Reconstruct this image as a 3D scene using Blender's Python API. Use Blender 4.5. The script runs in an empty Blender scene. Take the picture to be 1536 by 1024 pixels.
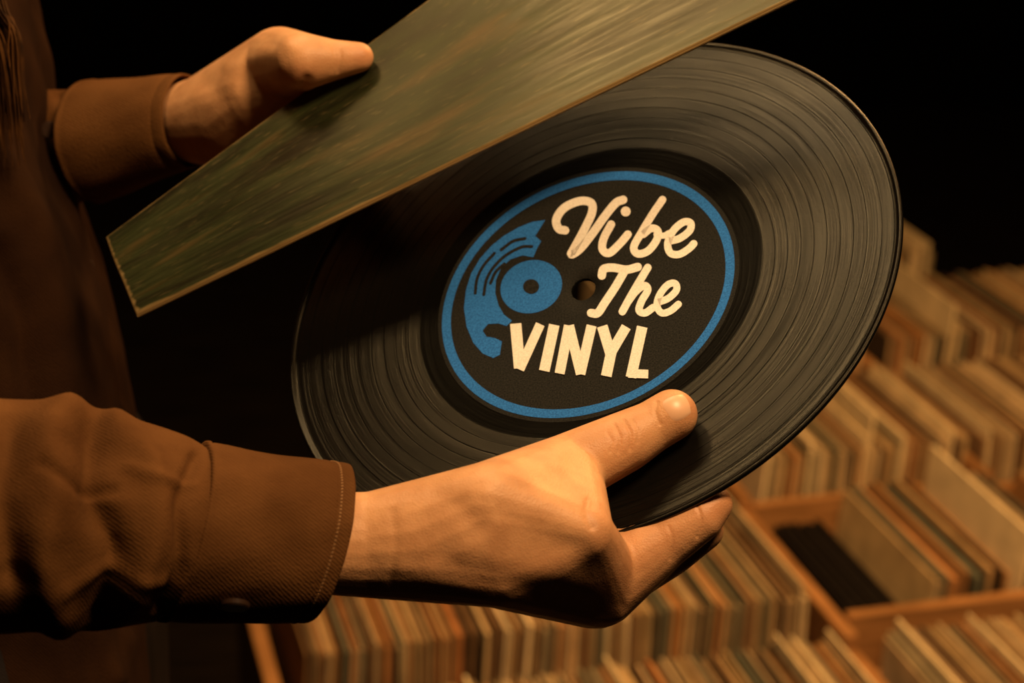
import bpy, bmesh, math, random
import numpy as np
from mathutils import Vector, Matrix
random.seed(4); rng=np.random.default_rng(4)
sc=bpy.context.scene
sc.view_settings.view_transform='Standard'

# ------------------------------------------------------------------ camera
CAM=np.array([0.,0.,1.65]); PITCH=math.radians(20); FPX=2987.0
F=np.array([0,math.cos(PITCH),-math.sin(PITCH)]); R=np.array([1.,0,0]); U=np.array([0,math.sin(PITCH),math.cos(PITCH)])
cd=bpy.data.cameras.new('camera'); cam=bpy.data.objects.new('camera',cd); sc.collection.objects.link(cam)
cam.location=CAM; cam.rotation_euler=(math.pi/2-PITCH,0,0)
cd.sensor_width=36; cd.lens=36*FPX/1536; cd.clip_start=.02
cd.dof.use_dof=True; cd.dof.focus_distance=.85; cd.dof.aperture_fstop=9.5
sc.camera=cam

# survey helper: measured bearing + real distance -> world metres
def ray(u,v): return F+(u-768)/FPX*R-(v-512)/FPX*U
def Pt(u,v,d): return CAM+d*ray(u,v)
def proj(co):
    rel=co-CAM; d=rel@F
    return 768+FPX*(rel@R)/d, 512-FPX*(rel@U)/d, d

# ------------------------------------------------------------------ materials
def mat(name,base=(.5,.5,.5),rough=.5,spec=.5,**kw):
    m=bpy.data.materials.new(name); m.use_nodes=True
    b=m.node_tree.nodes['Principled BSDF']
    b.inputs['Base Color'].default_value=(*base,1); b.inputs['Roughness'].default_value=rough
    b.inputs['Specular IOR Level'].default_value=spec
    for k,v in kw.items(): b.inputs[k.replace('_',' ')].default_value=v
    return m
def nd(m,t,**kw):
    n=m.node_tree.nodes.new(t)
    for k,v in kw.items(): setattr(n,k,v)
    return n
def lk(m,a,b): m.node_tree.links.new(a,b)
def bsdf(m): return m.node_tree.nodes['Principled BSDF']
def noise_color(m,c1,c2,scale,detail=4,coord='Object',stretch=(1,1,1),lo=.35,hi=.65,attr=None):
    tc=nd(m,'ShaderNodeTexCoord'); mp=nd(m,'ShaderNodeMapping'); mp.inputs['Scale'].default_value=stretch
    lk(m,tc.outputs[coord],mp.inputs[0])
    n=nd(m,'ShaderNodeTexNoise'); n.inputs['Scale'].default_value=scale; n.inputs['Detail'].default_value=detail
    lk(m,mp.outputs[0],n.inputs['Vector'])
    r=nd(m,'ShaderNodeValToRGB'); r.color_ramp.elements[0].position=lo; r.color_ramp.elements[1].position=hi
    r.color_ramp.elements[0].color=(*c1,1); r.color_ramp.elements[1].color=(*c2,1)
    lk(m,n.outputs[0],r.inputs[0]); lk(m,r.outputs[0],bsdf(m).inputs['Base Color'])
    return n,r,mp
def bump(m,src,strength=.3,dist=.001):
    b=nd(m,'ShaderNodeBump'); b.inputs['Strength'].default_value=strength; b.inputs['Distance'].default_value=dist
    lk(m,src,b.inputs['Height']); lk(m,b.outputs[0],bsdf(m).inputs['Normal']); return b

def skin_mat():
    m=mat('skin',(.6,.3,.14),.5,.35,Subsurface_Weight=.10,Subsurface_Scale=.005)
    bsdf(m).inputs['Subsurface Radius'].default_value=(1,.35,.15)
    n,r,mp=noise_color(m,(.52,.250,.110),(.66,.335,.155),60,7)
    at=nd(m,'ShaderNodeAttribute'); at.attribute_name='tint'
    mx=nd(m,'ShaderNodeMix',data_type='RGBA'); lk(m,at.outputs['Fac'],mx.inputs['Factor'])
    lk(m,r.outputs[0],mx.inputs['A']); mx.inputs['B'].default_value=(.47,.16,.07,1)
    lk(m,mx.outputs['Result'],bsdf(m).inputs['Base Color'])
    v=nd(m,'ShaderNodeTexVoronoi'); v.inputs['Scale'].default_value=1200
    n2=nd(m,'ShaderNodeTexNoise'); n2.inputs['Scale'].default_value=260; n2.inputs['Detail'].default_value=8
    lk(m,mp.outputs[0],v.inputs['Vector']); lk(m,mp.outputs[0],n2.inputs['Vector'])
    a=nd(m,'ShaderNodeMath',operation='MULTIPLY_ADD'); lk(m,v.outputs['Distance'],a.inputs[0]); a.inputs[1].default_value=.5; lk(m,n2.outputs[0],a.inputs[2])
    bump(m,a.outputs[0],.38,.0005)
    return m
SKIN=skin_mat()
NAIL=mat('fingernail',(.72,.41,.24),.38,.45)
def fabric(name,c1,c2,bs=.5):
    m=mat(name,c1,.95,.04)
    n,r,mp=noise_color(m,c1,c2,28,8)
    n2=nd(m,'ShaderNodeTexNoise'); n2.inputs['Scale'].default_value=700; n2.inputs['Detail'].default_value=5
    lk(m,mp.outputs[0],n2.inputs['Vector'])
    w1=nd(m,'ShaderNodeTexWave',bands_direction='DIAGONAL'); w1.inputs['Scale'].default_value=300; w1.inputs['Distortion'].default_value=3
    lk(m,mp.outputs[0],w1.inputs['Vector'])
    a=nd(m,'ShaderNodeMath',operation='MULTIPLY_ADD'); lk(m,w1.outputs[1],a.inputs[0]); a.inputs[1].default_value=.3; lk(m,n2.outputs[0],a.inputs[2])
    bump(m,a.outputs[0],bs,.0008)
    return m
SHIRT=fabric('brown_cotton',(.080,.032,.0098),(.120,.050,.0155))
SHIRT_SHADED=fabric('brown_cotton_shaded',(.015,.006,.0027),(.025,.010,.004))  # same shirt cotton, torso shade put into a darker base colour
THREAD=mat('stitch_thread',(.24,.12,.05),.8,.1)
BUTTON=mat('button_horn',(.03,.014,.008),.35,.5)

# ------------------------------------------------------------------ mesh helpers
def link(o,parent=None):
    sc.collection.objects.link(o)
    if parent: o.parent=parent
    return o
def empty(name):
    e=bpy.data.objects.new(name,None); e.empty_display_size=.05; return link(e)
def mesh_obj(name,verts,faces,m,parent=None,smooth=False,mw=None):
    me=bpy.data.meshes.new(name); me.from_pydata([tuple(map(float,v)) for v in verts],[],faces); me.update()
    if m: me.materials.append(m)
    if smooth: me.polygons.foreach_set('use_smooth',[True]*len(me.polygons))
    o=bpy.data.objects.new(name,me); link(o,parent)
    if mw is not None: o.matrix_world=mw
    return o
_b=bmesh.new(); bmesh.ops.create_icosphere(_b,subdivisions=3,radius=1.0)
SPH=np.array([v.co[:] for v in _b.verts]); _b.free()
def S(u,v,d,r): return (Pt(u,v,d),r*d/FPX)      # ball: centre + radius in metres
def hull_geo(balls,V,Fc):
    bm=bmesh.new()
    for c,r in balls:
        for p in SPH*r+c: bm.verts.new(p)
    res=bmesh.ops.convex_hull(bm,input=bm.verts[:])
    bad=[g for g in set(res['geom_interior']+res['geom_unused']) if isinstance(g,bmesh.types.BMVert)]
    bmesh.ops.delete(bm,geom=bad,context='VERTS')
    bmesh.ops.recalc_face_normals(bm,faces=bm.faces[:])
    off=len(V); bm.verts.index_update()
    V.extend([v.co[:] for v in bm.verts]); Fc.extend([[off+v.index for v in f.verts] for f in bm.faces]); bm.free()
def seg_dist(u,v,pts):
    best=np.full(u.shape,1e9)
    for (x0,y0),(x1,y1) in zip(pts[:-1],pts[1:]):
        dx,dy=x1-x0,y1-y0; t=np.clip(((u-x0)*dx+(v-y0)*dy)/(dx*dx+dy*dy+1e-9),0,1)
        best=np.minimum(best,np.hypot(u-x0-t*dx,v-y0-t*dy))
    return best
def cr(pts,n=8):
    P=[np.array(p,float) for p in pts]; P=[2*P[0]-P[1]]+P+[2*P[-1]-P[-2]]; out=[]
    for i in range(1,len(P)-2):
        for k in range(n):
            t=k/n; a,b,c,d=P[i-1:i+3]
            out.append(.5*((2*b)+(-a+c)*t+(2*a-5*b+4*c-d)*t*t+(-a+3*b-3*c+d)*t**3))
    out.append(P[-2]); return out
def organic(name,hulls,voxel,m,parent,sm=8,folds=(),tints=(),wob=0):
    V=[];Fc=[]
    for h in hulls: hull_geo(h,V,Fc)
    o=mesh_obj(name,V,Fc,m,parent)
    a=o.modifiers.new('r','REMESH'); a.mode='VOXEL'; a.voxel_size=voxel
    b=o.modifiers.new('s','SMOOTH'); b.factor=.5; b.iterations=sm
    bpy.context.view_layer.update()
    dg=bpy.context.evaluated_depsgraph_get()
    me=bpy.data.meshes.new_from_object(o.evaluated_get(dg)); o.modifiers.clear(); o.data=me
    if not me.materials: me.materials.append(m)
    n=len(me.vertices); co=np.empty(n*3); me.vertices.foreach_get('co',co); co=co.reshape(-1,3)
    no=np.empty(n*3); me.vertices.foreach_get('normal',no); no=no.reshape(-1,3)
    u,v,d=proj(co); view=CAM-co; view/=np.linalg.norm(view,axis=1)[:,None]
    face=np.clip(((no*view).sum(1))*4,0,1)
    disp=np.zeros(n)
    for pts,sig,amp in folds:
        ds=seg_dist(u,v,[tuple(p) for p in cr(pts,6)]); disp+=amp*np.exp(-(ds/sig)**2)*face
    if wob:
        x,y,z=(co*60).T; disp+=wob*(np.sin(x*1.3+1.7*np.sin(z))*np.sin(z*1.1+y)+.5*np.sin(2.3*x+3*y+1.9*z))
    co+=no*disp[:,None]
    me.vertices.foreach_set('co',co.ravel())
    at=me.attributes.new('tint','FLOAT','POINT'); t=np.zeros(n)
    for (cu,cv,s,aa) in tints: t+=aa*np.exp(-((u-cu)**2+(v-cv)**2)/s**2)
    at.data.foreach_set('value',np.clip(t,0,1)); 
    me.polygons.foreach_set('use_smooth',[True]*len(me.polygons)); me.update()
    return o

# ------------------------------------------------------------------ record pose (solved from outline of a true 30 cm circle)
RR=.15
outline=[(1130,78),(1190,90),(1250,120),(1300,175),(1335,235),(1352,290),(1356,340),(1348,400),(1325,470),(1290,530),(1240,600),(1190,650),(1130,705),(1060,755),(1000,780),(925,793),
         (505,340),(470,400),(445,470),(434,550),(440,610),(455,650),(478,692)]
OL=np.array([[(a-768)/FPX,-(b-512)/FPX,-1.] for a,b in outline])
def res(p):
    c=p[:3]; n=np.array([p[3],p[4],1.]); n/=np.linalg.norm(n)
    t=(c@n)/(OL@n); h=OL*t[:,None]; r1=(np.linalg.norm(h-c,axis=1)-RR)*3300
    cu=768+FPX*c[0]/-c[2]; cv=512-FPX*c[1]/-c[2]
    return np.concatenate([r1,[(cu-876)*1.0,(cv-435)*1.0]])
p=np.array([.033,.023,-.9,-.613,1.14]); lam=1e-2
for it in range(60):
    r0=res(p); J=np.empty((len(r0),5))
    for i in range(5):
        q=p.copy(); q[i]+=1e-6; J[:,i]=(res(q)-r0)/1e-6
    A=J.T@J; st=np.linalg.solve(A+lam*np.diag(np.diag(A)),-J.T@r0)
    if (res(p+st)**2).sum()<(r0**2).sum(): p=p+st; lam*=.5
    else: lam*=3
c2w=np.stack([R,U,-F],1)
DC=CAM+c2w@p[:3]; DN=c2w@(np.array([p[3],p[4],1.])/np.linalg.norm([p[3],p[4],1.]))
DX=R-DN*(R@DN); DX/=np.linalg.norm(DX); DY=np.cross(DN,DX)
DM=Matrix(((DX[0],DY[0],DN[0],DC[0]),(DX[1],DY[1],DN[1],DC[1]),(DX[2],DY[2],DN[2],DC[2]),(0,0,0,1)))
def to_disc(u,v):
    r=ray(u,v); t=((DC-CAM)@DN)/(r@DN); q=CAM+t*r-DC; return np.array([q@DX,q@DY])
def on_plane(u,v,rpx,k,C=None,N=None):   # depth where a ball of rpx rests k radii off the plane
    C=DC if C is None else C; N=DN if N is None else N
    rr=ray(u,v); d=((C-CAM)@N)/(rr@N)
    for _ in range(5): d=((C-CAM)@N+k*rpx*d/FPX)/(rr@N)
    return d
def SD(u,v,r,k): return S(u,v,on_plane(u,v,r,k),r)

# ------------------------------------------------------------------ vinyl record
rec=empty('vinyl_record')
def ell(cx,cy,a,b,q,n=256):
    Q=np.array([[a*a,q],[q,b*b]]); w,E=np.linalg.eigh(Q); L=E@np.diag(np.sqrt(w))@E.T
    th=np.linspace(0,2*np.pi,n,endpoint=False)
    return np.array([to_disc(*(np.array([cx,cy])+L@np.array([math.cos(t),math.sin(t)]))) for t in th])
N=256
hole=ell(875,434,18,16.5,-60); lab=ell(883,442,226,191,-10500); dead=ell(887,439,256,217,-15500)
al=np.arctan2(dead[:,1],dead[:,0]); outer=RR*np.stack([np.cos(al),np.sin(al)],1)
rings=[];rad=[];zs=[]
def addring(a,b,t,r,z=0): rings.append(a*(1-t)+b*t); rad.append(r); zs.append(z)
rings.append(hole);rad.append(.05);zs.append(-.0018)
for t in np.linspace(0,1,8): addring(hole,lab,t,.05+.39*t)
for t in np.linspace(.1,1,6): addring(lab,dead,t,.44+.08*t,-.0001)
for t in np.linspace(.02,.955,50): addring(dead,outer,t,.52+.48*t,-.0001)
for t,z in [(.962,.0002),(.972,.0007),(.985,.0009),(.994,.0006),(1,.0),(1.0,-.0008),(.994,-.0016)]: addring(dead,outer,t,.52+.48*t,z)
addring(hole,outer,.9,.9,-.0018); addring(hole,outer,.0,.05,-.0018)
V=[];Fc=[]
for rg,z in zip(rings,zs): V+= [(x,y,z) for x,y in rg]
for i in range(len(rings)-1):
    for j in range(N): Fc.append((i*N+j,(i+1)*N+j,(i+1)*N+(j+1)%N,i*N+(j+1)%N))
VIN=mat('black_vinyl',(.003,.0027,.0022),.27,.6,Anisotropic=.86)
bsdf(VIN).inputs['Specular Tint'].default_value=(1,.84,.58,1)
LAB=mat('label_paper',(.02,.018,.016),.85,.08)
n,r_,mp=noise_color(LAB,(.006,.006,.005),(.030,.028,.024),1400,3,lo=.3,hi=.75)
b=bsdf(VIN)
tg=nd(VIN,'ShaderNodeTangent',direction_type='RADIAL',axis='Z'); lk(VIN,tg.outputs[0],b.inputs['Tangent'])
at=nd(VIN,'ShaderNodeAttribute'); at.attribute_name='rad'
# groove noise: very fine across the radius, long along the groove
tcv=nd(VIN,'ShaderNodeTexCoord'); nrm=nd(VIN,'ShaderNodeVectorMath',operation='NORMALIZE'); lk(VIN,tcv.outputs['Object'],nrm.inputs[0])
scl=nd(VIN,'ShaderNodeVectorMath',operation='MULTIPLY'); lk(VIN,nrm.outputs[0],scl.inputs[0]); scl.inputs[1].default_value=(3,3,0)
rz=nd(VIN,'ShaderNodeMath',operation='MULTIPLY'); lk(VIN,at.outputs['Fac'],rz.inputs[0]); rz.inputs[1].default_value=330
cz=nd(VIN,'ShaderNodeCombineXYZ'); lk(VIN,rz.outputs[0],cz.inputs['Z'])
adv=nd(VIN,'ShaderNodeVectorMath',operation='ADD'); lk(VIN,scl.outputs[0],adv.inputs[0]); lk(VIN,cz.outputs[0],adv.inputs[1])
n1=nd(VIN,'ShaderNodeTexNoise'); n1.inputs['Scale'].default_value=1; n1.inputs['Detail'].default_value=3
lk(VIN,adv.outputs[0],n1.inputs['Vector'])
n1b=nd(VIN,'ShaderNodeTexNoise',noise_dimensions='1D'); n1b.inputs['Scale'].default_value=420; n1b.inputs['Detail'].default_value=3
lk(VIN,at.outputs['Fac'],n1b.inputs['W'])
last=None
for s in (.522,.565,.61,.655,.70,.745,.79,.835,.88,.93,.972):
    cpm=nd(VIN,'ShaderNodeMath',operation='COMPARE'); lk(VIN,at.outputs['Fac'],cpm.inputs[0]); cpm.inputs[1].default_value=s; cpm.inputs[2].default_value=.0012
    if last:
        ad=nd(VIN,'ShaderNodeMath',operation='MAXIMUM'); lk(VIN,last,ad.inputs[0]); lk(VIN,cpm.outputs[0],ad.inputs[1]); last=ad.outputs[0]
    else: last=cpm.outputs[0]
lt=nd(VIN,'ShaderNodeMath',operation='LESS_THAN'); lk(VIN,at.outputs['Fac'],lt.inputs[0]); lt.inputs[1].default_value=.52
mxm=nd(VIN,'ShaderNodeMath',operation='MAXIMUM'); lk(VIN,last,mxm.inputs[0]); lk(VIN,lt.outputs[0],mxm.inputs[1])
sp=nd(VIN,'ShaderNodeMapRange'); lk(VIN,mxm.outputs[0],sp.inputs[0]); sp.inputs[3].default_value=.34; sp.inputs[4].default_value=.03
mu=nd(VIN,'ShaderNodeMath',operation='MULTIPLY'); lk(VIN,sp.outputs[0],mu.inputs[0])
mr=nd(VIN,'ShaderNodeMapRange'); lk(VIN,n1.outputs[0],mr.inputs[0]); mr.inputs[1].default_value=.32; mr.inputs[2].default_value=.68; mr.inputs[3].default_value=.45; mr.inputs[4].default_value=1.35
lk(VIN,mr.outputs[0],mu.inputs[1]); lk(VIN,mu.outputs[0],b.inputs['Specular IOR Level'])
bump(VIN,n1b.outputs[0],.3,.0003)
disc=mesh_obj('disc',V,Fc,VIN,rec,True,DM)
a_=disc.data.attributes.new('rad','FLOAT','POINT'); a_.data.foreach_set('value',np.repeat(rad,N))
disc.data.materials.append(LAB)
for pidx,pl in enumerate(disc.data.polygons):
    if 1<=pidx//N<8: pl.material_index=1
BLUE=mat('label_blue_ink',(.04,.16,.38),.8,.08); noise_color(BLUE,(.018,.100,.33),(.030,.175,.54),1200,3)
CREAM=mat('label_cream_ink',(.8,.68,.5),.8,.08); noise_color(CREAM,(.72,.64,.55),(.86,.79,.69),1400,2)
class Flat:
    def __init__(s): s.V=[];s.F=[];s.lv=0
    def poly(s,pts):
        o=len(s.V); s.V+=[(*to_disc(*q),s.lv*1.2e-5) for q in pts]; s.F.append(list(range(o,o+len(pts))))
    def ribbon(s,pts,w,smooth=True,cap=True):
        s.lv+=1
        P=np.array(cr(pts,8) if smooth else pts,float); T=np.gradient(P,axis=0); T/=np.linalg.norm(T,axis=1)[:,None]+1e-9
        Nn=np.stack([-T[:,1],T[:,0]],1)*w/2; o=len(s.V)
        for i in range(len(P)): s.V+=[(*to_disc(*(P[i]+Nn[i])),s.lv*1.2e-5),(*to_disc(*(P[i]-Nn[i])),s.lv*1.2e-5)]
        for i in range(len(P)-1): s.F.append([o+2*i,o+2*i+1,o+2*i+3,o+2*i+2])
        if cap:
            for q,dr in ((P[0],-T[0]),(P[-1],T[-1])):
                a0=math.atan2(dr[1],dr[0]); s.lv+=.3
                s.poly([q+w/2*np.array([math.cos(a0+t),math.sin(a0+t)]) for t in np.linspace(-math.pi/2,math.pi/2,9)])
    def make(s,name,z,m):
        return mesh_obj(name,[(x,y,z+zz) for x,y,zz in s.V],s.F,m,rec,False,DM)
blue=Flat()
o1=ell(882.5,442,219.5,185,-10000); i1=ell(882.5,442,206,172,-8700)
blue.V+=[(x,y,0) for x,y in list(o1)+list(i1)]
blue.F+=[[j,(j+1)%N,N+(j+1)%N,N+j] for j in range(N)]
blue.poly([(818,330),(798,333),(778,341),(757,353),(738,368),(720,388),(707,410),(699,435),(696,462),(700,490),(710,514),(724,530),(740,537),(750,532),(753,512),(742,507),(730,505),(724,496),(732,486),(748,485),(760,489),(768,481),(756,472),(748,458),(743,440),(744,420),(752,402),(766,389),(784,383),(800,386),(806,372),(812,362),(803,354)])
blue.poly([(797+46*math.cos(t)-5*math.sin(t),430+40*math.sin(t)) for t in np.linspace(0,2*np.pi,49)[:-1]])
blue.make('label_blue_print',.00012,BLUE)
blk=Flat()
for pts in ([(713,440),(716,418),(726,398),(742,380)],[(726,442),(730,420),(740,402),(758,384),(782,371),(798,370)],[(736,425),(744,408),(757,396)],[(752,375),(770,362),(788,358)]): blk.ribbon(pts,4.5)
blk.poly([(797+12*math.cos(t),430+11*math.sin(t)) for t in np.linspace(0,2*np.pi,33)[:-1]])
blk.make('label_logo_cutouts',.0002,LAB)
cream=Flat()
for pts,w in [([(848,346),(838,343),(835,329),(847,312),(870,302),(887,305),(888,320),(876,346),(863,370),(857,382),(870,374),(888,352),(908,324),(924,305),(935,300)],12.5),
  ([(917,337),(906,358),(904,374),(914,380),(930,366),(942,352)],12),
  ([(994,300),(979,322),(962,350),(951,371),(957,381),(972,377),(985,361),(987,347),(977,343),(965,352)],11.5),([(985,352),(996,354),(1004,350)],9),
  ([(1004,362),(1020,358),(1035,346),(1036,335),(1025,334),(1010,347),(1002,366),(1006,380),(1019,382),(1033,374),(1041,366)],11),
  ([(903,414),(906,404),(920,402),(940,405),(957,401)],12.5),([(938,406),(924,430),(908,454),(897,470),(887,470)],12.5),
  ([(972,402),(960,422),(946,446),(934,468)],11.5),([(942,454),(954,438),(967,429),(972,436),(963,452),(959,466),(968,470),(980,462)],11),
  ([(988,454),(1003,448),(1015,436),(1013,426),(1002,428),(990,443),(986,459),(993,470),(1006,467),(1018,457)],10.5)]:
    cream.ribbon(pts,w)
cream.lv+=1
cream.poly([(939+7.5*math.cos(t),318+7.5*math.sin(t)) for t in np.linspace(0,2*np.pi,17)[:-1]])
for pts,w in [([(774,486),(780,553)],17),([(780,555),(811,487)],14),([(832,488),(817,557)],16),([(840,561),(854,489)],15),([(854,489),(872,562)],15),([(871,562),(888,489)],15),
  ([(904,490),(916,530)],16),([(940,491),(917,530)],15),([(919,522),(910,565)],16),([(964,491),(947,567)],16),([(943,561),(973,562)],13)]:
    cream.ribbon(pts,w,False,False)
cream.make('label_lettering',.00025,CREAM)

# ------------------------------------------------------------------ record jacket (old worn board sleeve)
jk=empty('record_jacket')
JA,JB,JC=Pt(157,355,.99),Pt(203,472,.955),Pt(1180,0,.90)
JN=np.cross(JB-JA,JC-JA); JN/=np.linalg.norm(JN)
if JN@(CAM-JA)<0: JN=-JN
def onJ(u,v): r=ray(u,v); return CAM+((JA-CAM)@JN)/(r@JN)*r
c=[onJ(157,355),onJ(203,472),onJ(1290,-53),onJ(700,-44)]
nu,nv=260,130; V=[];uv=[]
L1=np.linalg.norm(c[3]-c[0]); W1=np.linalg.norm(c[2]-c[3])
TH=.0036
def clus(q): return q-.9*math.sin(2*math.pi*q)/(2*math.pi)
for side in (0,1):
    for i in range(nu+1):
        for j in range(nv+1):
            s,t=clus(i/nu),clus(j/nv)
            P=(c[0]*(1-s)+c[3]*s)*(1-t)+(c[1]*(1-s)+c[2]*s)*t
            wid=np.linalg.norm((c[0]*(1-s)+c[3]*s)-(c[1]*(1-s)+c[2]*s))
            e=min(t*wid,(1-t)*wid,s*L1,(1-s)*L1); rd=.0015
            dz=0 if e>rd else rd-math.sqrt(max(0,rd*rd-(rd-e)**2))
            warp=.0016*math.sin(s*5+1)*math.sin(t*math.pi)+.0006*math.sin(s*13+t*7)*math.sin(t*math.pi)
            V.append(P+JN*(warp-dz if side==0 else warp-TH+dz)); uv.append((s*L1,t*.3,e))
Fc=[];M=(nu+1)*(nv+1)
idx=lambda i,j,o=0:o+i*(nv+1)+j
for i in range(nu):
    for j in range(nv):
        Fc.append((idx(i,j),idx(i,j+1),idx(i+1,j+1),idx(i+1,j))); Fc.append((idx(i,j,M),idx(i+1,j,M),idx(i+1,j+1,M),idx(i,j+1,M)))
for i in range(nu):
    for j in (0,nv): Fc.append((idx(i,j),idx(i+1,j),idx(i+1,j,M),idx(i,j,M)))
for j in range(nv):
    for i in (0,nu): Fc.append((idx(i,j),idx(i,j+1),idx(i,j+1,M),idx(i,j,M)))
JM=mat('worn_olive_board',(.1,.09,.04),.36,.5)
bsdf(JM).inputs['Specular Tint'].default_value=(1,.82,.46,1)
board=mesh_obj('board',V,Fc,JM,jk,True)
uvn=np.array(uv)
a_=board.data.attributes.new('juv','FLOAT_VECTOR','POINT'); a_.data.foreach_set('vector',np.stack([uvn[:,0],uvn[:,1],np.zeros(len(uvn))],1).ravel())
a_=board.data.attributes.new('edge','FLOAT','POINT'); a_.data.foreach_set('value',uvn[:,2])
ja=nd(JM,'ShaderNodeAttribute'); ja.attribute_name='juv'
def jn(scale,st,det=5):
    mp=nd(JM,'ShaderNodeMapping'); mp.inputs['Scale'].default_value=st; lk(JM,ja.outputs['Vector'],mp.inputs[0])
    n=nd(JM,'ShaderNodeTexNoise'); n.inputs['Scale'].default_value=scale; n.inputs['Detail'].default_value=det; lk(JM,mp.outputs[0],n.inputs['Vector']); return n
big=jn(13,(1,1.2,1),8); streak=jn(34,(1,3.2,1),12)
r1=nd(JM,'ShaderNodeValToRGB'); cr1=r1.color_ramp
cr1.elements[0].position=.36; cr1.elements[0].color=(.009,.0085,.0045,1); cr1.elements[1].position=.70; cr1.elements[1].color=(.072,.044,.015,1)
e=cr1.elements.new(.53); e.color=(.020,.026,.009,1)
lk(JM,big.outputs[0],r1.inputs[0])
r2=nd(JM,'ShaderNodeValToRGB'); r2.color_ramp.elements[0].position=.35; r2.color_ramp.elements[0].color=(.75,.75,.75,1); r2.color_ramp.elements[1].position=.68; r2.color_ramp.elements[1].color=(1.25,1.2,1.1,1)
lk(JM,streak.outputs[0],r2.inputs[0])
mm=nd(JM,'ShaderNodeMix',data_type='RGBA',blend_type='MULTIPLY'); mm.inputs['Factor'].default_value=1; lk(JM,r1.outputs[0],mm.inputs['A']); lk(JM,r2.outputs[0],mm.inputs['B'])
# scuffs
sc1=jn(130,(1,1.6,1),8); scr=nd(JM,'ShaderNodeMapRange'); lk(JM,sc1.outputs[0],scr.inputs[0]); scr.inputs[1].default_value=.58; scr.inputs[2].default_value=.78; scr.inputs[3].default_value=0; scr.inputs[4].default_value=.5
ms=nd(JM,'ShaderNodeMix',data_type='RGBA'); lk(JM,scr.outputs[0],ms.inputs['Factor']); lk(JM,mm.outputs['Result'],ms.inputs['A']); ms.inputs['B'].default_value=(.17,.12,.05,1)
ea=nd(JM,'ShaderNodeAttribute'); ea.attribute_name='edge'; en=jn(60,(1,1,1))
em=nd(JM,'ShaderNodeMath',operation='MULTIPLY_ADD'); lk(JM,en.outputs[0],em.inputs[0]); em.inputs[1].default_value=-.0034; lk(JM,ea.outputs['Fac'],em.inputs[2])
er=nd(JM,'ShaderNodeMapRange'); lk(JM,em.outputs[0],er.inputs[0]); er.inputs[1].default_value=-.0012; er.inputs[2].default_value=.0002; er.inputs[3].default_value=.9; er.inputs[4].default_value=0
me_=nd(JM,'ShaderNodeMix',data_type='RGBA'); lk(JM,er.outputs[0],me_.inputs['Factor']); lk(JM,ms.outputs['Result'],me_.inputs['A']); me_.inputs['B'].default_value=(.30,.19,.075,1)
lk(JM,me_.outputs['Result'],bsdf(JM).inputs['Base Color'])
rg=nd(JM,'ShaderNodeMapRange'); lk(JM,streak.outputs[0],rg.inputs[0]); rg.inputs[1].default_value=.3; rg.inputs[2].default_value=.7; rg.inputs[3].default_value=.31; rg.inputs[4].default_value=.46
lk(JM,rg.outputs[0],bsdf(JM).inputs['Roughness'])
bump(JM,streak.outputs[0],.14,.0006)

# ------------------------------------------------------------------ person
per=empty('person')
# near (right) hand
W0=S(430,812,.785,75);W1=S(560,817,.79,80);W2=S(650,809,.79,95);W1b=S(560,822,.812,64);W2b=S(650,815,.815,74)
CM=S(735,768,.783,77);H=S(745,828,.79,83);TM=S(850,704,on_plane(850,704,54,1.15),54)
IP=SD(938,662,46,1.02);TT=SD(1008,622,39,.95);TI=SD(976,641,39.5,.98)
WB=S(874,799,.784,47);K1=SD(893,872,71,-.75);K2=S(880,880,.825,60);K3=S(862,875,.842,55);K4=S(838,865,.856,48)
I1=SD(992,810,46,-1.05);I2=SD(1050,776,36,-1.15);I3=SD(1071,756,28.5,-1.4);I4=SD(1045,735,27,-2.0)
M1=SD(1005,826,38,-2.4);M2=SD(1056,795,30,-3.0);M3=SD(1050,768,26,-3.8)
R1=SD(970,835,35,-4.0);R2=SD(1030,802,28,-5.2);R3=SD(1020,770,24,-6.4)
Q1=SD(930,832,29,-6.4);Q2=SD(985,806,24,-8.2);Q3=SD(985,780,21,-9.6)
hulls=[[W0,W1,W1b],[W1,W2,W1b,W2b],[W2,CM,H],[W2,W2b,H,K4],[CM,H,K1,WB],[CM,TM,WB],[H,K1,K2,K3,K4],[CM,TM],[TM,IP],[IP,TI],[TI,TT],
 [K1,I1],[I1,I2],[I2,I3],[I3,I4],[K2,M1],[M1,M2],[M2,M3],[K3,R1],[R1,R2],[R2,R3],[K4,Q1],[Q1,Q2],[Q2,Q3]]
folds=[([(883,750),(880,770),(888,790)],6,-.0006),([(921,636),(930,655),(928,678)],2.2,-.0005),([(936,630),(946,650),(945,674)],2.2,-.0006),([(949,630),(957,646),(956,664)],2,-.0003),([(911,648),(918,662),(916,678)],2.0,-.0003),
 ([(1003,790),(1009,810),(1005,838)],2.2,-.0004),([(1046,758),(1052,780),(1046,805)],2.2,-.0005),
 ([(560,760),(640,745),(740,715),(830,690)],24,.0010),([(700,825),(800,855),(880,880)],24,.0010),([(750,770),(810,795),(865,825)],26,-.0013),([(655,742),(690,760),(720,790)],18,-.0006),
 ([(985,603),(983,618),(990,636)],3,-.0005),([(935,790),(948,850),(935,905)],14,-.0005),([(590,770),(593,820),(585,870)],7,-.0003),([(600,850),(700,880),(800,905)],18,.0006)]
tints=[(1040,612,26,.4),(935,655,35,.25),(900,780,40,.15),(915,870,55,.3),(1070,760,38,.4),(1000,815,40,.25),(840,900,60,.2),(700,850,90,.12)]
organic('right_hand',hulls,.00065,SKIN,per,18,folds,tints)
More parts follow.
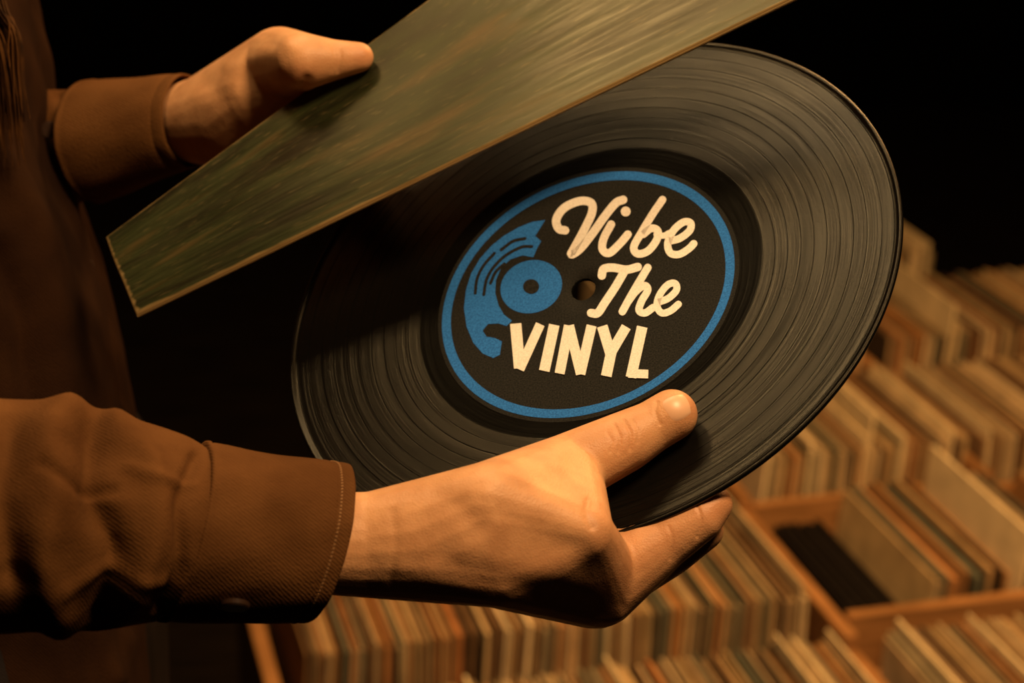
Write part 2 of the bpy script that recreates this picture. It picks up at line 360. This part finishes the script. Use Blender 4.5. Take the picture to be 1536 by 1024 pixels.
def nail(name,ball,cu,cv,ang,hl,hw,parent):
    V=[];Fc=[];n=14; C,r=ball
    for i in range(n+1):
        for j in range(n+1):
            a=2*i/n-1; b_=2*j/n-1
            x=a*math.sqrt(1-.36*b_*b_)*hl; y=b_*math.sqrt(1-.42*a*a)*hw
            uu=cu+x*math.cos(ang)-y*math.sin(ang); vv=cv+x*math.sin(ang)+y*math.cos(ang)
            k=1.012-.05*max(abs(a),abs(b_))**6; rr_=r*k
            ry=ray(uu,vv); oc=CAM-C; A=ry@ry;B=2*oc@ry;Cc=oc@oc-rr_*rr_; D=max(B*B-4*A*Cc,0)
            V.append(CAM+ry*((-B-math.sqrt(D))/(2*A)))
    for i in range(n):
        for j in range(n): Fc.append((i*(n+1)+j,(i+1)*(n+1)+j,(i+1)*(n+1)+j+1,i*(n+1)+j+1))
    return mesh_obj(name,V,Fc,NAIL,parent,True)
nail('right_thumb_nail',TT,1012,613,-.40,26,21,per)
# far (left) hand
def SJ(u,v,r,k): return S(u,v,on_plane(u,v,r,k,JA,JN),r)
f0=S(235,188,1.10,50);f1=S(312,180,1.07,68);f2=S(362,175,1.05,74);f3=S(420,97,1.025,57);f4=S(392,148,1.03,66)
t1=SJ(455,92,43,1.2);t2=SJ(498,90,31,1.1);t3=SJ(538,86,23,.95)
k1=S(462,150,1.035,38);k2=S(450,170,1.055,36);k3=S(440,190,1.07,36);k4=S(425,210,1.08,32)
a1=SJ(540,160,28,-1.7);a2=SJ(590,200,24,-1.5)
hulls=[[f0,f1],[f1,f2,f4],[f1,f3,f4],[f3,t1],[f3,f4,k1],[f4,f2,k4,k1],[k1,k2,k3,k4],[t1,t2],[t2,t3],[k1,a1],[a1,a2],
 [k2,S(530,185,1.03,27)],[S(530,185,1.03,27),SJ(575,235,23,-1.6)],[k3,S(510,215,1.045,26)],[S(510,215,1.045,26),SJ(550,265,22,-1.6)],[k4,S(480,250,1.05,22)],[S(480,250,1.05,22),SJ(515,290,19,-1.6)]]
organic('left_hand',hulls,.0010,SKIN,per,11,[([(460,120),(448,140),(420,165)],9,-.0014),([(310,125),(345,160),(360,215)],18,-.0010),([(345,100),(390,85),(430,66)],12,.0008),([(508,68),(511,88),(507,108)],2.5,-.0005),([(500,68),(503,88),(499,108)],2.2,-.0004),([(405,62),(425,82),(430,112)],12,-.0006)],[(545,85,25,.35),(450,120,26,.35)])
# sleeves
sl=[S(-330,760,.72,200),S(-120,772,.735,182),S(40,772,.75,176),S(130,779,.76,168),S(215,786,.768,148),S(262,795,.774,130),S(330,800,.782,112),S(-360,60,.93,200)]
folds=[([(110,600),(70,660),(80,740),(60,840),(90,930)],30,.0060),([(15,640),(5,740),(20,860)],24,-.0060),([(140,650),(140,740),(175,830),(150,930)],22,-.0070),
 ([(170,640),(225,700),(232,790),(200,890)],24,.0052),([(295,685),(268,760),(270,850),(240,915)],11,-.0036),
 ([(60,700),(110,730),(170,735)],9,-.0018),([(190,700),(230,720),(290,725)],7,.0014),([(100,880),(160,860),(240,870)],12,.0018)]
organic('right_sleeve',[[sl[7],sl[0]],[sl[0],sl[1]],[sl[1],sl[2]],[sl[2],sl[3]],[sl[3],sl[4]],[sl[4],sl[5]],[sl[5],sl[6]]],.0018,SHIRT,per,8,folds,(),.0004)
def cuff(name,cA,cB,hA,hB,dA,dB,ang,mtl,depthk,stitch=True):
    ax=Pt(*cB,dB)-Pt(*cA,dA); n=96
    mid=Pt((cA[0]+cB[0])/2,(cA[1]+cB[1])/2,(dA+dB)/2)
    def ring(s,scale,n=n):
        cx,cy=[cA[i]*(1-s)+cB[i]*s for i in (0,1)]; d=dA*(1-s)+dB*s; h=(hA*(1-s)+hB*s)*scale
        C=Pt(cx,cy,d); v1=Pt(cx+math.cos(ang)*h,cy+math.sin(ang)*h,d)-C
        a=ax/np.linalg.norm(ax); v2=np.cross(a,v1)*depthk
        out=[]
        for k in range(n):
            t=2*math.pi*k/n; w=1+.012*math.sin(3*t+5*s)+.007*math.sin(7*t-4*s)+.004*math.sin(13*t+9*s)
            out.append(C+(v1*math.cos(t)+v2*math.sin(t))*w)
        return out
    prof=[(0,.88),(.0,.985),(.008,1.015),(.03,1.018),(.045,1.0)]+[(s,1+.010*math.sin(s*9)) for s in np.linspace(.07,.86,12)]+[(.875,1.0),(.885,.990),(.895,1.004),(.97,1.012),(.992,1.008),(1.0,.99),(.995,.965),(.95,.955),(.5,.93)]
    V=[];Fc=[]
    for s,k in prof: V+=ring(s,k)
    for i in range(len(prof)-1):
        for j in range(n): Fc.append((i*n+j,(i+1)*n+j,(i+1)*n+(j+1)%n,i*n+(j+1)%n))
    o=mesh_obj(name,V,Fc,mtl,per,True)
    if stitch:
        V=[];Fc=[]; nn_=130
        rg=ring(.90,1.006,nn_); rg2=ring(.912,1.006,nn_)
        for k in range(nn_):
            A=rg[k]*.85+rg[(k+1)%nn_]*.15; B=rg[k]*.3+rg[(k+1)%nn_]*.7; w=(rg2[k]-rg[k]); w=w/np.linalg.norm(w)*.0003
            nn=A-mid; nn/=np.linalg.norm(nn); b0=len(V)
            V+= [A-w,A+w,B+w,B-w,(A-w*.5)+nn*.0004,(A+w*.5)+nn*.0004,(B+w*.5)+nn*.0004,(B-w*.5)+nn*.0004]
            Fc+=[[b0+4,b0+5,b0+6,b0+7],[b0,b0+1,b0+5,b0+4],[b0+1,b0+2,b0+6,b0+5],[b0+2,b0+3,b0+7,b0+6],[b0+3,b0,b0+4,b0+7]]
        mesh_obj(name+'_stitching',V,Fc,THREAD,per)
    return o
cuff('right_cuff',(274,798),(490,814),138,122,.772,.792,math.radians(106),SHIRT,.92)
cuff('left_cuff',(138,212),(284,182),92,70,1.105,1.075,math.radians(88),SHIRT,.95,False)
# cuff button
def button(name,u,v,d,r,nrm):
    bm=bmesh.new(); bmesh.ops.create_cone(bm,cap_ends=True,segments=28,radius1=r,radius2=r*.9,depth=.0022)
    bmesh.ops.bevel(bm,geom=[e for e in bm.edges if len(e.link_faces)==2 and abs(e.calc_face_angle(0))>.5],offset=.0004,segments=2,affect='EDGES')
    me=bpy.data.meshes.new(name); bm.to_mesh(me); bm.free(); me.materials.append(BUTTON)
    o=bpy.data.objects.new(name,me); link(o,per); o.location=Pt(u,v,d); o.rotation_mode='QUATERNION'; o.rotation_quaternion=Vector(nrm).to_track_quat('Z','Y'); return o
button('cuff_button',352,908,.7535,.0060,(0,-.72,-.69))
# torso (shirt body), far upper arm, legs
cont=[(30,-60),(50,0),(78,110),(85,200),(105,290),(140,380),(170,470),(190,560),(205,650),(212,800),(218,950),(225,1040)]
hl=[];prev=None
for cx,cy in cont:
    r=170
    ring=[S(cx-r,cy,1.15,r),S(cx-r-40,cy,1.03,r-10),S(cx-r-40,cy,1.26,r-20),S(cx-r-360,cy,1.05,r-20),S(cx-r-330,cy,1.26,r-20)]
    if prev: hl.append(prev+ring)
    prev=ring
shl=[S(-330,0,.95,190),S(-250,-60,1.1,150),S(-130,-10,1.30,130),S(-150,330,1.27,105),S(30,232,1.14,98),S(150,212,1.112,78),S(-150,-80,1.12,140)]
hl+=[[shl[0],shl[1],shl[6]],[shl[1],shl[2],shl[6]],[shl[0],shl[1],S(-250,150,1.05,150)]]
organic('shirt_body',hl,.004,SHIRT_SHADED,per,7,[([(30,0),(55,130),(98,270),(138,420),(160,560),(168,640)],13,.006),([(48,0),(73,130),(116,300),(156,450),(185,600)],5,-.005),
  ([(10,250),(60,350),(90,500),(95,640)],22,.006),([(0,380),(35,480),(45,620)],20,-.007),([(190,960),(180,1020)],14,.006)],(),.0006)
organic('left_sleeve',[[shl[2],shl[3]],[shl[3],shl[4]],[shl[4],shl[5]]],.003,SHIRT,per,6,[([(85,130),(110,190),(95,270)],10,-.004),([(110,140),(125,200),(125,280)],8,.003)])
for q,(u_,v_) in enumerate([(74,195),(128,400)]): button('shirt_button_%d'%(q+1),u_,v_,1.085,.005,(.35,-.9,.1))
def B(x,y,z,r): return (np.array([x,y,z]),r)
PANTS=fabric('dark_trousers',(.010,.008,.008),(.018,.013,.012))
organic('trousers',[[B(-.32,.93,1.12,.11),B(-.33,1.15,1.12,.11),B(-.34,.93,.9,.115),B(-.34,1.13,.9,.115)],[B(-.34,.92,.9,.1),B(-.33,.92,.5,.065)],[B(-.33,.92,.5,.065),B(-.36,.92,.1,.05)],[B(-.34,1.14,.9,.1),B(-.33,1.14,.5,.065)],[B(-.33,1.14,.5,.065),B(-.36,1.14,.1,.05)]],.008,PANTS,per)
SHOE=mat('dark_leather',(.02,.012,.008),.4,.5)
organic('shoes',[[B(-.38,.92,.05,.045),B(-.2,.91,.035,.033)],[B(-.38,1.14,.05,.045),B(-.2,1.15,.035,.033)]],.005,SHOE,per)
# neck + head looking down at the record
hx,hy,hz=-.31,1.13,1.60
organic('head',[[B(-.36,1.13,1.40,.06),B(-.34,1.13,1.52,.055)],[B(hx-.04,hy,hz+.03,.088),B(hx+.01,hy,hz+.02,.078)],[B(hx+.01,hy,hz,.07),B(hx+.045,hy,hz-.075,.028),B(hx-.02,hy-.04,hz-.05,.03),B(hx-.02,hy+.04,hz-.05,.03)],
 [B(hx+.088,hy,hz+.01,.008),B(hx+.105,hy,hz-.025,.012)],[B(hx+.08,hy-.012,hz-.055,.010),B(hx+.08,hy+.012,hz-.055,.010)],[B(hx+.075,hy-.03,hz+.03,.012),B(hx+.075,hy+.03,hz+.03,.012)],
 [B(hx-.03,hy-.085,hz+.01,.012),B(hx-.025,hy-.085,hz-.03,.010)],[B(hx-.03,hy+.085,hz+.01,.012),B(hx-.025,hy+.085,hz-.03,.010)]],.003,SKIN,per,6)
EYE=mat('eyes',(.5,.45,.4),.2,.5)
organic('eyes',[[B(hx+.072,hy-.03,hz+.008,.011)],[B(hx+.072,hy+.03,hz+.008,.011)]],.002,EYE,per,2)
HAIR=mat('brown_hair',(.05,.022,.009),.6,.04); noise_color(HAIR,(.012,.0042,.0012),(.065,.025,.006),60,4)
organic('hair_cap',[[B(hx-.06,hy,hz+.045,.092),B(hx-.02,hy,hz+.055,.085)],[B(hx-.07,hy,hz,.09),B(hx-.08,hy,hz-.1,.07)],[B(hx-.08,hy,hz-.1,.07),B(hx-.11,hy,hz-.24,.045)]],.004,HAIR,per,5)
cu=bpy.data.curves.new('hair_strands','CURVE'); cu.dimensions='3D'; cu.bevel_depth=.0008; cu.bevel_resolution=1; cu.materials.append(HAIR)
for i in range(260):
    o_=random.uniform(-130,16); w=random.uniform(-4,4); ln=random.uniform(110,230)*(1 if o_<0 else .7); ph=o_*.03+random.uniform(-.3,.3); dd=random.uniform(-.010,.014)
    P0=np.array([hx-.02,hy-.075,hz+.06])+rng.normal(0,.012,3)
    P1=np.array([hx-.02,hy-.095,hz-.04])+rng.normal(0,.01,3)
    pts=[P0,P1,Pt(o_-20,-120,1.01+dd),Pt(o_-8,0,.99+dd)]+[Pt(o_+q*ln*.07+5*math.sin(ph+q*1.5)+w,q*ln/3+q*8,.985+dd-.002*q) for q in (1,2,3)]
    pts=cr(pts,5); s=cu.splines.new('POLY'); s.points.add(len(pts)-1)
    for k,q in enumerate(pts): s.points[k].co=(*q,1); s.points[k].radius=1-.8*(k/len(pts))**2
link(bpy.data.objects.new('hair_strands',cu),per)

# ------------------------------------------------------------------ record bins
a=math.radians(14); d2=np.array([math.cos(a),math.sin(a),0]); bk=np.array([-math.sin(a),math.cos(a),0]); G=np.array([.424,2.335,0]); ez=np.array([0,0,1.])
def GW(s,t,z): return G+s*d2+t*bk+z*ez
class Boxes:
    def __init__(s): s.V=[];s.F=[];s.C=[]
    def add(s,s0,s1,t0,t1,z0,z1,col=None,lean=0,yaw=0):
        o=len(s.V)
        for z in (z0,z1):
            for (ss,tt) in ((s0,t0),(s1,t0),(s1,t1),(s0,t1)):
                s.V.append(GW(ss+lean*(z-z0)+yaw*(tt-t0),tt,z)); s.C.append(col or (1,1,1))
        s.F+=[[o,o+3,o+2,o+1],[o+4,o+5,o+6,o+7],[o,o+1,o+5,o+4],[o+1,o+2,o+6,o+5],[o+2,o+3,o+7,o+6],[o+3,o,o+4,o+7]]
pal=[(.56,.38,.19),(.64,.46,.25),(.46,.30,.14),(.30,.17,.08),(.48,.23,.08),(.20,.11,.05),(.08,.05,.03),(.26,.21,.12),(.15,.15,.10),(.60,.42,.21),(.42,.30,.16),(.40,.17,.06),(.80,.61,.35),(.04,.03,.02),(.50,.34,.16),(.34,.21,.10)]
rb=Boxes()
def zt(k): return .45+.02*k
def fill(s0,s1,k,lean=.10,dens=1.0,tall=()):
    s=s0; zb=zt(k)-.31; t0=.39*k
    while s<s1:
        th=random.choice([.0022,.003,.003,.0038,.005]); h=.31+random.uniform(-.007,.005); c_=random.choice(pal); f_=random.uniform(.6,1.1); c_=tuple(x*f_ for x in c_)
        if random.random()<.03: h+=.015; c_=(.76,.59,.33)
        l=lean+.03*math.sin(s*25+k)
        rb.add(s,s+th,t0+random.uniform(0,.008),t0+.308,zb,zb+h,c_,l,random.uniform(-.01,.01))
        s+=th+random.choice([.0006,.001,.003])/dens
    for ts in tall: rb.add(ts,ts+.004,t0-.004,t0+.31,zb,zb+.365,(.76,.59,.33),lean+.02,.01)
for k in (-2,-1,0): fill(-.72,-.045,k,.05)
fill(-.50,-.05,1,.05,tall=(-.12,)); fill(-.28,-.05,2,.05,tall=(-.06,))
fill(.02,.36,-1,.06); fill(.02,.36,-2,.06); fill(.40,.76,-1,.06); fill(.40,.76,-2,.06)
for s in np.arange(.016,.092,.005): rb.add(s,s+.0035,0,.308,zt(0)-.31,zt(0)-.045-.01*random.random(),(.012,.009,.007),.06)  # near-black slabs painting the shade inside the bin's empty part
fill(.10,.22,0,.12,.6); rb.add(.235,.24,-.004,.306,zt(0)-.31,zt(0)+.055,(.78,.61,.35),.10,.01); fill(.255,.33,0,.06)
fill(.40,.76,0,.08,tall=(.43,)); fill(.02,.36,1,.08,tall=(.18,)); fill(.40,.78,1,.06,tall=(.62,))
fill(.02,.36,2,.08,tall=(.1,)); fill(.40,.78,2,.08,tall=(.5,)); fill(.40,.66,3,.06,tall=(.5,)); fill(.8,1.15,1,.06); fill(.8,1.1,2,.06)
RM=mat('record_spines',(.5,.4,.3),.7,.08)
ro=mesh_obj('records_in_bins',rb.V,rb.F,RM)
ca=ro.data.color_attributes.new('col','FLOAT_COLOR','POINT'); ca.data.foreach_set('color',np.concatenate([np.array(rb.C),np.ones((len(rb.C),1))],1).ravel())
at=nd(RM,'ShaderNodeAttribute'); at.attribute_name='col'
tcn=nd(RM,'ShaderNodeTexCoord'); nn=nd(RM,'ShaderNodeTexNoise'); nn.inputs['Scale'].default_value=25; lk(RM,tcn.outputs['Object'],nn.inputs['Vector'])
mrr=nd(RM,'ShaderNodeMapRange'); lk(RM,nn.outputs[0],mrr.inputs[0]); mrr.inputs[3].default_value=.6; mrr.inputs[4].default_value=1.4
mxr=nd(RM,'ShaderNodeVectorMath',operation='SCALE'); lk(RM,at.outputs['Color'],mxr.inputs[0]); lk(RM,mrr.outputs[0],mxr.inputs['Scale']); lk(RM,mxr.outputs[0],bsdf(RM).inputs['Base Color'])
wb=Boxes()
for s in (-.75,-.012,.372,.79,1.17):
    for k in range(-2,4):
        if s==-.75 and k>0: continue
        if s==-.012 and k>2: continue
        if s>.5 and k>2: continue
        if s>1 and (k<1 or k>2): continue
        wb.add(s,s+.02,.39*k-.06,.39*k+.33,0,zt(k)-.03)
for k in range(-2,4):
    for s0,s1 in ((-.73,-.012),(.008,.372),(.392,.79)):
        if k==3 and s0<.3: continue
        if s0<-.5 and k>0: s0=[0,-.53,-.31][k]
        if k==3 and s0>.3: s1=.69
        up=zt(k)-.07 if not (k==0 and s0==.008) else zt(k)-.02
        wb.add(s0,s1,.39*k-.03,.39*k-.012,0,up)
        wb.add(s0,s1,.39*k+.325,.39*k+.340,0,zt(k)-.02 if (k==0 and s0==.008) else zt(k)-.07)
        wb.add(s0,s1,.39*k-.01,.39*k+.325,zt(k)-.33,zt(k)-.312)
for k in (1,2):
    wb.add(.81,1.17,.39*k-.03,.39*k-.012,0,zt(k)-.07); wb.add(.81,1.17,.39*k-.01,.39*k+.325,zt(k)-.33,zt(k)-.312)
WM=mat('bin_wood',(.45,.2,.07),.55,.2); n,r_,mp=noise_color(WM,(.24,.11,.035),(.42,.20,.07),9,6,stretch=(1,1,12)); bump(WM,n.outputs[0],.2,.002)
wo=mesh_obj('wooden_record_bins',wb.V,wb.F,WM)
bv=wo.modifiers.new('bevel','BEVEL'); bv.width=.0025; bv.segments=2

# ------------------------------------------------------------------ room
FL=mat('floor_dark_wood',(.02,.012,.008),.7,.1); noise_color(FL,(.006,.004,.003),(.014,.009,.005),6,5,stretch=(1,8,1))
WL=mat('dark_wall_paint',(.006,.005,.005),.95,.03); noise_color(WL,(.0015,.0012,.001),(.003,.0022,.002),5,3)
def slab(name,x0,x1,y0,y1,z0,z1,m):
    V=[(x,y,z) for z in (z0,z1) for x,y in ((x0,y0),(x1,y0),(x1,y1),(x0,y1))]
    return mesh_obj(name,V,[[0,3,2,1],[4,5,6,7],[0,1,5,4],[1,2,6,5],[2,3,7,6],[3,0,4,7]],m)
slab('floor',-3,4,-2,7,-.05,0,FL); slab('wall_back',-3,4,7,7.1,0,3,WL); slab('wall_left',-3.1,-3,-2,7,0,3,WL); slab('wall_right',4,4.1,-2,7,0,3,WL); slab('ceiling',-3,4,-2,7,3,3.05,WL); slab('wall_front',-3,4,-2.1,-2,0,3,WL)
slab('baseboard_back',-3,4,6.97,7,0,.1,WL)

# ------------------------------------------------------------------ lights
def area(name,loc,tgt,size,power,col,sy=None):
    l=bpy.data.lights.new(name,'AREA'); l.energy=power; l.color=col; l.size=size
    if sy: l.shape='RECTANGLE'; l.size_y=sy
    o=bpy.data.objects.new(name,l); link(o); o.location=loc; o.rotation_euler=(Vector(tgt)-Vector(loc)).to_track_quat('-Z','Y').to_euler(); return o
area('key_lamp',(.36,.40,2.35),(.02,.85,1.35),.28,18,(1,.65,.32))
vv=(CAM-DC)/np.linalg.norm(CAM-DC)
ed=Pt(1230,230,.9)-Pt(560,500,.9); ed=ed-DN*(ed@DN); ed/=np.linalg.norm(ed)
hh=DN+.30*ed; hh/=np.linalg.norm(hh); ld=2*(hh@vv)*hh-vv; lp=DC+1.15*ld
area('record_highlight_fill',tuple(lp),tuple(DC),.3,4.5,(1,.74,.42))  # added unseen light, placed to draw the highlight band across the grooves
jp=onJ(950,70); dd=(jp-CAM)/np.linalg.norm(jp-CAM); rf=dd-2*(dd@JN)*JN; lq=jp+.8*rf
area('jacket_highlight_fill',tuple(lq),tuple(jp),.15,2.2,(1,.70,.36))  # added unseen light at the mirror angle, gives the board its sheen
area('bin_lamp',(.60,1.9,2.1),(.45,2.35,.45),.45,36,(1,.53,.19))
w=bpy.data.worlds.new('world'); sc.world=w; w.use_nodes=True; w.node_tree.nodes['Background'].inputs[0].default_value=(.9,.55,.3,1); w.node_tree.nodes['Background'].inputs[1].default_value=.006
